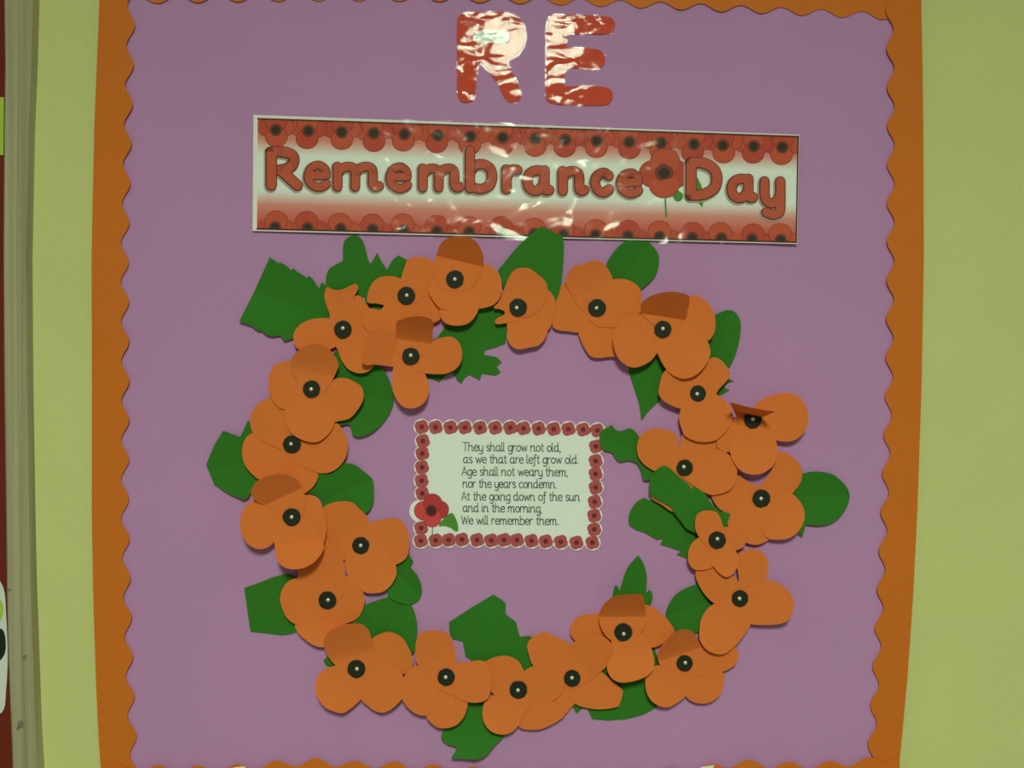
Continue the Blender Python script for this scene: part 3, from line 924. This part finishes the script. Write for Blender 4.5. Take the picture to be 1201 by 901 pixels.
poppy(383.9, 704.2, .6, (310, 640), [
    ([(400, 500), (300, 660), (270, 700), (290, 760), (360, 830), (440, 880), (520, 895), (620, 850), (720, 740), (720, 640), (660, 520), (500, 440)], 3),
    ([(500, 420), (660, 290), (720, 268), (800, 310), (860, 390), (885, 480), (860, 580), (820, 640), (740, 680), (640, 690), (500, 580)], 2),
    ([(560, 380), (400, 300), (300, 285), (220, 310), (160, 380), (138, 470), (160, 560), (200, 640), (270, 690), (380, 700), (540, 620), (620, 500)], 2),
    ([(400, 490), (340, 420), (305, 320), (300, 200), (380, 100), (500, 40), (580, 30), (650, 60), (695, 130), (712, 220), (705, 340), (685, 440), (600, 540), (480, 560)], 2)],
      'orange paper poppy in front of the blunt green leaf with a straight cut end', pin=(.8, -.3))
poppy(418, 784.7, 1.3, (355, 725), [
    ([(460, 420), (540, 280), (620, 175), (700, 135), (760, 122), (840, 150), (890, 190), (940, 280), (970, 370), (960, 440), (900, 490), (800, 490), (560, 500)], 2.5, .4),
    ([(330, 450), (230, 350), (185, 240), (200, 160), (260, 100), (350, 65), (450, 48), (530, 60), (575, 100), (602, 165), (625, 270), (610, 420), (480, 510)], 24, .3, 1.2),
    ([(560, 380), (400, 390), (270, 425), (170, 470), (120, 540), (112, 640), (140, 720), (200, 790), (280, 825), (350, 838), (420, 800), (510, 720), (590, 600), (600, 460)], 4),
    ([(400, 420), (500, 560), (498, 640), (515, 720), (580, 780), (640, 820), (700, 835), (770, 810), (820, 770), (880, 700), (872, 600), (880, 500), (800, 430), (690, 380), (520, 370)], 2)],
      'wide orange paper poppy below the pair of touching pointed leaves', pin=(.6, 0))
poppy(523.3, 794.5, 3.0, (455, 735), [
    ([(460, 440), (380, 680), (340, 790), (380, 850), (440, 890), (520, 895), (600, 870), (660, 810), (690, 740), (700, 670), (640, 580), (560, 440)], 1),
    ([(580, 400), (400, 400), (250, 345), (160, 410), (120, 500), (110, 590), (130, 650), (180, 720), (250, 770), (330, 785), (400, 750), (480, 670), (570, 580), (620, 480)], 1),
    ([(440, 530), (340, 440), (250, 310), (240, 220), (250, 120), (280, 60), (340, 38), (430, 35), (500, 45), (550, 90), (580, 160), (600, 260), (605, 330), (600, 460), (520, 560)], 3),
    ([(430, 480), (540, 360), (620, 315), (720, 310), (800, 298), (860, 315), (900, 400), (910, 500), (890, 620), (840, 660), (760, 672), (680, 660), (570, 605), (460, 560)], 2)],
      'orange paper poppy between the angular leaf and the leaf hanging at the wreath foot', disc=10.2, pin=(-.6, 0))
poppy(608, 809.3, 1.0, (535, 755), [
    ([(500, 400), (480, 560), (540, 680), (560, 740), (640, 760), (740, 755), (830, 720), (900, 680), (960, 620), (900, 540), (780, 480), (640, 380)], 1),
    ([(480, 480), (540, 300), (620, 228), (700, 190), (780, 180), (860, 205), (925, 270), (945, 350), (925, 440), (860, 500), (760, 520), (600, 540)], 1),
    ([(400, 500), (290, 400), (240, 280), (240, 180), (300, 135), (370, 112), (440, 108), (500, 125), (560, 170), (592, 232), (660, 320), (660, 440), (540, 540)], 1),
    ([(600, 360), (460, 400), (300, 470), (250, 520), (232, 600), (240, 680), (280, 750), (340, 790), (420, 802), (490, 780), (550, 720), (590, 640), (650, 540), (660, 440)], 3)],
      'orange paper poppy just under the angular leaf, its petals joined to both neighbours', pin=(-.5, .5))
poppy(671.2, 796, .2, (605, 735), [
    ([(460, 420), (300, 560), (200, 700), (230, 880), (330, 840), (440, 770), (500, 700), (620, 600), (620, 440)], 0),
    ([(460, 440), (680, 350), (760, 405, 1), (830, 460), (945, 565, 1), (930, 640), (905, 705, 1), (830, 722), (740, 730), (640, 720), (540, 690), (450, 600), (420, 500)], 1),
    ([(420, 540), (260, 420), (150, 340), (115, 250), (100, 160), (140, 100), (210, 60), (250, 42), (330, 80), (440, 130), (560, 240), (620, 400), (560, 520)], 1),
    ([(400, 460), (420, 280), (460, 180), (560, 110), (680, 75), (790, 100), (850, 170), (850, 260), (800, 350), (740, 405), (640, 480), (500, 540)], 8, .3, 1.0)],
      'orange paper poppy with one straight-edged pointed petal over the leaf sliver', disc=9.8, pin=(-.3, -.8))
poppy(731, 741.7, 3.2, (660, 690), [
    ([(520, 460), (300, 470), (140, 480), (75, 420), (70, 340), (110, 270), (180, 235), (280, 225), (380, 230), (520, 320), (600, 420)], 1.5, .35, 1.5, -10.8),
    ([(480, 330), (640, 200), (720, 150), (790, 165), (870, 220), (940, 300), (985, 385), (930, 440), (880, 490), (790, 525), (680, 510), (500, 460)], 1, .35, 1.5, -6),
    ([(430, 340), (440, 560), (400, 660), (390, 710), (420, 780), (470, 820), (540, 832), (640, 815), (740, 775), (800, 710), (805, 640), (790, 560), (760, 490), (640, 350)], 5),
    ([(400, 440), (330, 330), (320, 240), (350, 160), (420, 90), (500, 62), (600, 55), (700, 60), (720, 130), (730, 250), (710, 350), (640, 440), (500, 470)], 40, .4, 1.2)],
      'orange paper poppy under the slender pointed leaf, a faint pencil mark on its lower petal', pin=(.6, 2))
poppy(803, 778.3, 1.2, (735, 725), [
    ([(460, 400), (600, 460), (740, 480), (850, 485), (850, 600), (820, 680), (730, 745), (620, 750), (540, 710), (500, 640), (450, 500)], 1),
    ([(480, 350), (640, 240), (800, 220), (930, 240), (985, 300), (965, 400), (900, 450), (800, 490), (700, 510), (600, 500), (470, 460)], 0),
    ([(600, 360), (420, 380), (300, 410), (220, 440), (170, 510), (165, 600), (185, 680), (230, 740), (300, 780), (370, 785), (440, 750), (520, 690), (575, 600), (620, 480)], 3),
    ([(420, 460), (300, 420), (270, 330), (300, 260), (360, 180), (430, 120), (520, 100), (590, 130), (630, 200), (680, 310), (640, 440), (520, 490)], 30, .3, 1.2)],
      'orange paper poppy with a shaded curling top petal, partly under the long drooping petal', disc=9.6, pin=(.8, -.8))
poppy(868, 702.2, 2, (800, 640), [
    ([(480, 500), (500, 300), (480, 150), (500, 70), (600, 30), (690, 50), (745, 110), (760, 200), (735, 310), (690, 420), (580, 540)], 1),
    ([(560, 520), (400, 510), (290, 512), (200, 430), (140, 330), (120, 230), (200, 160), (350, 180), (480, 300), (580, 420)], 0),
    ([(450, 500), (560, 380), (680, 310), (780, 305), (880, 350), (955, 420), (985, 500), (970, 600), (930, 665), (850, 692), (740, 700), (600, 690), (520, 640), (450, 560)], 4),
    ([(580, 400), (420, 450), (290, 510), (220, 560), (165, 660), (152, 768), (162, 848), (232, 928), (332, 960), (402, 938), (492, 858), (592, 718), (640, 560), (640, 440)], 4)],
      'orange paper poppy with a long drooping petal beside the rounded half-hidden leaf', disc=9.8, pin=(-.6, 0))
poppy(841.2, 633.6, 3.5, (775, 585), [
    ([(460, 300), (560, 250), (650, 260), (740, 340), (740, 410), (680, 450), (600, 460), (470, 430)], 0, .35, 1.5, -2.2),
    ([(560, 320), (400, 320), (330, 345), (270, 400), (240, 480), (245, 560), (290, 620), (360, 630), (440, 610), (530, 540), (590, 420)], 1),
    ([(430, 340), (440, 560), (490, 630), (540, 675), (585, 690), (640, 660), (675, 590), (680, 510), (650, 440), (600, 360), (500, 320)], 2),
    ([(430, 440), (340, 340), (305, 270), (303, 200), (320, 140), (370, 110), (430, 105), (490, 120), (525, 170), (550, 250), (585, 340), (540, 440)], 1)],
      'smallest orange paper poppy, in front of the two long overlapping leaves', disc=10.2, pin=(.3, -1.4))
poppy(893, 584.9, .3, (820, 520), [
    ([(580, 420), (420, 330), (330, 280), (200, 330), (130, 440), (110, 470), (160, 560), (220, 605), (290, 620), (420, 600), (600, 540)], 0),
    ([(480, 460), (600, 300), (680, 150), (690, 80), (760, 85), (840, 130), (885, 190), (908, 260), (895, 340), (850, 410), (800, 460), (600, 540)], 2),
    ([(600, 420), (420, 480), (320, 540), (270, 640), (250, 720), (300, 800), (400, 870), (500, 895), (580, 870), (640, 820), (690, 700), (680, 540)], 1),
    ([(460, 500), (560, 415), (680, 400), (780, 420), (860, 480), (915, 560), (930, 640), (905, 730), (850, 800), (780, 840), (700, 850), (610, 840), (560, 780), (512, 700), (500, 600)], 4)],
      'orange paper poppy beside the oval leaf that sticks out furthest from the wreath', pin=(-.3, 0))
poppy(883, 491.9, 2.3, (815, 445), [
    ([(560, 320), (400, 320), (300, 380), (230, 470), (190, 560), (220, 620), (300, 640), (440, 560), (580, 440)], 0),
    ([(440, 440), (480, 300), (560, 200), (650, 150), (740, 125), (830, 120), (920, 155), (980, 240), (1000, 330), (985, 420), (940, 490), (880, 535), (800, 550), (710, 535), (600, 490), (500, 430)], 4),
    ([(420, 380), (330, 500), (305, 580), (320, 680), (370, 770), (430, 820), (520, 840), (600, 825), (680, 770), (725, 690), (725, 600), (712, 530), (670, 440), (520, 360)], 4),
    ([(390, 390), (362, 320), (304, 200, 1), (400, 226), (500, 251), (620, 272), (712, 282, 1), (650, 310), (560, 350), (480, 400)], 58, .30, 1.0, 0, (.198, -.98))],
      'orange paper poppy with its upper petal folded over, shading the black centre', disc=10.4, pin=(0, -.4))
poppy(818.7, 461.6, 3.0, (745, 405), [
    ([(460, 440), (420, 330), (380, 250), (440, 220), (540, 240), (620, 400)], 0),
    ([(480, 460), (520, 280), (600, 170), (680, 108), (740, 120), (800, 180), (840, 260), (800, 320), (740, 385), (700, 440), (600, 500)], 1),
    ([(600, 360), (420, 220), (280, 215), (240, 260), (215, 350), (208, 430), (250, 490), (330, 535), (430, 565), (540, 550), (640, 460)], 2),
    ([(440, 440), (400, 570), (385, 640), (410, 740), (440, 800), (560, 850), (700, 840), (780, 780), (840, 690), (860, 610), (820, 520), (730, 440), (600, 390)], 1)],
      'orange paper poppy behind the largest poppy, next to two tiny leaf tips', disc=9.4, pin=(-1, .5))
poppy(803.2, 548.7, 1.0, (735, 475), [
    ([(540, 500), (420, 560), (300, 640), (215, 790), (225, 828), (310, 880), (405, 943), (460, 940), (560, 800), (620, 600)], 0),
    ([(440, 560), (470, 340), (500, 250), (640, 200), (780, 220), (840, 260), (860, 340), (800, 420), (640, 580)], 0),
    ([(600, 480), (460, 380), (440, 265), (380, 230), (300, 210), (210, 210), (140, 250), (100, 320), (90, 400), (110, 470), (160, 530), (240, 580), (320, 600), (440, 620), (600, 600)], 1),
    ([(460, 480), (600, 400), (720, 390), (840, 400), (920, 460), (970, 560), (965, 660), (920, 740), (850, 775), (760, 795), (680, 770), (600, 720), (520, 660), (450, 580)], 2)],
      'orange paper poppy partly under a leaf, beside the wavy leaf touching the card', disc=9.6, pin=(-1.2, -1))


# ------------------------------------------------------------------ paper leaves
def leaf(w, pts, label, base=1.6, crease=None, slope=0.18, lift=None, smooth=True, dark=None):
    q = win(w[0], w[1], pts)
    ol = smooth_closed(q, 5) if smooth else [p[:2] for p in q]
    cx = sum(p[0] for p in ol) / len(ol); cy = sum(p[1] for p in ol) / len(ol)
    cuts = []
    if crease:
        (ax, ay), (bx, by) = win(w[0], w[1], crease)
        d = (bx - ax, by - ay); l = math.hypot(*d); nrm = (-d[1] / l, d[0] / l)
        cuts = [((ax, ay), nrm), ((ax + nrm[0] * 18, ay + nrm[1] * 18), nrm), ((ax - nrm[0] * 18, ay - nrm[1] * 18), nrm)]
    if lift:
        dx, dy, amt, st = lift
        proj = lambda x, y: (x - cx) * dx + (y - cy) * dy
        mx = max(proj(*p) for p in ol)
        for i in range(7):
            s_ = st + (mx - st) * i / 7
            cuts.append(((cx + dx * s_, cy + dy * s_), (dx, dy)))

    if crease:
        far = max(abs((p[0] - ax) * nrm[0] + (p[1] - ay) * nrm[1]) for p in ol) * 0.00136
        slope = min(slope, 0.0092 / far)

    def hf(x, y):
        h = base * .001
        if crease:
            h += slope * abs((x - ax) * nrm[0] + (y - ay) * nrm[1]) * 0.00136
        if lift:
            f = max(0, (proj(x, y) - st) / (mx - st))
            h += amt * .001 * f ** 1.4
        return h
    o = sheet('paper_leaf', ol, hf, M['green'], None, None, thick=0.0004, cuts=cuts, angle=4)
    tag(o, label, 'paper leaf', 'green paper leaves of the wreath')
    return o


leaf((275, 290), [(310, 88), (385, 140), (410, 135), (460, 165), (500, 205), (515, 185), (560, 220), (640, 270), (655, 250), (690, 280), (745, 365), (765, 310), (790, 320), (900, 480), (900, 640), (700, 700), (520, 800), (440, 825), (400, 775), (330, 785), (280, 770), (240, 735), (200, 730), (150, 690), (40, 655), (170, 400)],
     'large square-cut green paper leaf with serrated sides and a centre fold', crease=[(190, 385), (750, 600)], slope=.13, smooth=False)
leaf((370, 265), [(90, 500), (95, 440), (120, 380), (170, 345), (240, 310, 1), (242, 220), (250, 140), (290, 100), (340, 85), (390, 100), (425, 150), (445, 220), (465, 300), (485, 335, 1), (545, 235, 1), (580, 310), (630, 385, 1), (680, 300), (730, 260, 1), (810, 300, 1), (900, 400), (760, 560), (620, 700), (575, 745, 1), (450, 705, 1), (430, 625, 1), (345, 615), (250, 600), (180, 600), (100, 560)],
     'green paper leaf with a tall rounded lobe and two spikes', base=2.2)
leaf((560, 260), [(562, 38, 1), (750, 130, 1), (762, 220), (745, 480), (700, 680), (600, 760), (300, 760), (230, 580), (180, 430, 1), (340, 235), (450, 130)],
     'pointed green paper leaf overlapping the lower edge of the banner', base=12)
leaf((690, 270), [(160, 300), (210, 210), (280, 130), (360, 85), (440, 72), (510, 90), (570, 140), (615, 210), (625, 280), (605, 370), (550, 450), (470, 520), (380, 600), (250, 560), (160, 420)],
     'folded oval green paper leaf under the printed poppy of the banner', base=1.0, crease=[(530, 130), (310, 410)], slope=.14)
leaf((735, 355), [(760, 125), (840, 80), (910, 65), (960, 90), (1000, 160), (1003, 260), (985, 370), (950, 480), (895, 580), (800, 640), (700, 560), (680, 300)],
     'green paper leaf beside the largest poppy with a lengthwise crease', base=1.6, crease=[(900, 90), (810, 480)], slope=.2)
leaf((745, 405), [(-55, 215), (-15, 365), (35, 525), (55, 668, 1), (120, 580), (215, 490), (300, 380), (330, 240), (190, 40), (100, 40), (0, 90)],
     'green paper leaf hanging to a sharp point below the largest poppy', base=1.6)
leaf((745, 405), [(872, 320), (825, 295), (780, 250), (700, 260), (640, 350), (700, 430), (745, 445), (835, 395), (780, 370), (800, 335)],
     'almost hidden green paper leaf showing two tiny tips', base=1.2, smooth=False)
leaf((480, 345), [(900, 130), (900, 260), (860, 265), (858, 380), (845, 435), (760, 470), (665, 495), (660, 535), (770, 555), (815, 600), (770, 640), (805, 690), (760, 718), (640, 700), (620, 760), (530, 710), (490, 735), (460, 785), (425, 765), (385, 690), (320, 720), (265, 775), (200, 745), (150, 740), (60, 690), (60, 500), (250, 380), (320, 280), (450, 200), (600, 110), (700, 60)],
     'deeply jagged green paper leaf with many teeth above the verse card', base=2.0, smooth=False)
leaf((370, 410), [(540, 140), (600, 180), (650, 270), (685, 390), (690, 470), (650, 570), (570, 670), (480, 740), (380, 770), (330, 750), (295, 660), (200, 665), (100, 500), (100, 300), (160, 30), (200, 15), (230, 80), (400, 100)],
     'curved green paper leaf folded across the middle near the verse card corner', base=1.8, crease=[(430, 405), (690, 465)], slope=.17)
leaf((235, 480), [(200, 190), (350, 245), (420, 100), (470, 150), (520, 400), (500, 620), (420, 780), (380, 800), (240, 740), (120, 660), (50, 490), (120, 320)],
     'folded green paper leaf with one upright spike at the outer side of the wreath', base=2.2, crease=[(90, 550), (360, 475)], slope=.2, smooth=False)
leaf((320, 530), [(275, 365, 1), (370, 310), (410, 185, 1), (520, 190), (580, 120), (650, 100), (720, 115), (810, 180), (880, 250), (890, 350), (880, 460), (835, 530), (700, 600), (460, 560), (430, 460), (390, 390)],
     'rounded green paper leaf folded along its length above the poppy near the card', base=2.0, crease=[(580, 370), (830, 260)], slope=.2)
leaf((275, 660), [(85, 225, 1), (250, 165), (370, 120), (500, 110), (620, 250), (620, 560), (530, 620), (420, 640), (290, 625), (140, 610, 1), (110, 400)],
     'blunt flat green paper leaf with a straight cut end', base=1.8)
leaf((400, 645), [(600, 40, 1), (635, 100, 1), (605, 150, 1), (660, 210), (700, 290), (712, 370), (690, 440), (630, 475), (560, 480), (420, 420), (400, 350), (300, 250), (400, 100)],
     'small creased green paper leaf just below the verse card corner', base=1.8, crease=[(520, 240), (690, 410)], slope=.2)
leaf((400, 645), [(100, 640), (200, 500), (290, 455), (430, 415), (520, 430), (610, 480), (650, 560), (672, 680), (660, 800), (640, 900), (560, 950), (280, 900), (150, 760)],
     'broad creased green paper leaf touching the small leaf under the card corner', base=2.4, crease=[(560, 450), (400, 720)], slope=.2)
leaf((355, 725), [(180, 375), (215, 340), (320, 330), (350, 420), (260, 430), (210, 425)], 'tiny green paper leaf tip peeking out beside the widest poppy', base=1.2, smooth=False)
leaf((500, 690), [(590, 58), (660, 100), (700, 135), (698, 230), (790, 300), (805, 360), (825, 430), (900, 420), (935, 430), (925, 455), (890, 490), (960, 660), (900, 760), (700, 760), (520, 700), (400, 640), (345, 600), (320, 470), (230, 450), (205, 400), (200, 300), (400, 170)],
     'large angular green paper leaf standing up inside the wreath foot', base=2.0, smooth=False)
leaf((490, 780), [(440, 250), (440, 340), (380, 450), (230, 580), (205, 640), (240, 690), (345, 725, 1), (330, 760), (290, 825, 1), (420, 830), (520, 835), (600, 800), (680, 710), (760, 630), (800, 500), (640, 400), (590, 250)],
     'green paper leaf hanging at the very foot of the wreath', base=1.8, lift=(0, 1, 16, -15))
leaf((705, 640), [(325, 85, 1), (370, 150), (400, 250), (403, 340), (395, 415, 1), (430, 395), (455, 440), (435, 520), (380, 560), (200, 600), (105, 480), (110, 400), (130, 350), (165, 395, 1), (190, 310), (230, 200)],
     'slender pointed green paper leaf with two small side lobes', base=1.8, crease=[(315, 110), (285, 430)], slope=.2)
leaf((705, 640), [(850, 345), (740, 380), (660, 430), (600, 510), (570, 620), (640, 740), (740, 790), (860, 760), (960, 700), (1000, 560), (970, 490), (900, 400)],
     'rounded green paper leaf half hidden by the poppy with the long petal', base=1.8, crease=[(600, 610), (960, 500)], slope=.12)
leaf((660, 760), [(85, 515), (120, 582), (180, 530), (215, 535), (260, 630), (400, 642), (560, 630), (700, 595), (830, 525), (900, 400), (850, 130), (800, -20), (740, -20), (600, 60), (330, 190), (150, 300)],
     'green paper leaf showing in the gap under the pencil-marked poppy', base=1.4, smooth=False)
leaf((695, 485), [(60, 210), (75, 160), (170, 100, 1), (200, 140), (250, 155), (330, 130), (385, 170), (415, 215), (500, 300), (560, 450), (560, 560), (490, 590), (450, 585), (425, 500), (390, 440), (320, 415), (240, 425), (200, 390), (170, 345), (100, 325), (70, 290)],
     'wavy-edged green paper leaf touching the edge of the verse card', base=4.2, crease=[(60, 200), (440, 340)], slope=.12)
leaf((725, 540), [(225, 330), (330, 370), (480, 455), (700, 560), (720, 700), (610, 865), (515, 830), (555, 800), (370, 740), (400, 690), (340, 700), (240, 640), (150, 610), (100, 575), (90, 530), (95, 480), (115, 430), (160, 370)],
     'long green paper leaf with two cut nicks in its lower edge', base=2.6, smooth=False)
leaf((725, 540), [(330, 90), (365, 62), (400, 50), (435, 55), (460, 75), (520, 130), (630, 220), (640, 255), (670, 225), (760, 290), (830, 390), (900, 450), (990, 470), (950, 590), (800, 700), (600, 600), (500, 470), (460, 410), (310, 330), (275, 290), (275, 200), (295, 130)],
     'dark green paper leaf lying over a poppy petal, covering part of the nicked leaf', base=16.2, smooth=False)
leaf((870, 530), [(400, 375), (440, 260), (510, 105, 1), (540, 190, 1), (620, 175), (710, 178), (800, 200), (880, 260), (935, 330), (950, 400), (920, 500), (850, 590), (770, 635), (680, 650), (562, 640, 1), (540, 740, 1), (480, 700), (400, 560)],
     'smooth oval green paper leaf with a centre fold sticking out furthest from the wreath', base=1.8, crease=[(540, 395), (930, 385)], slope=.2)
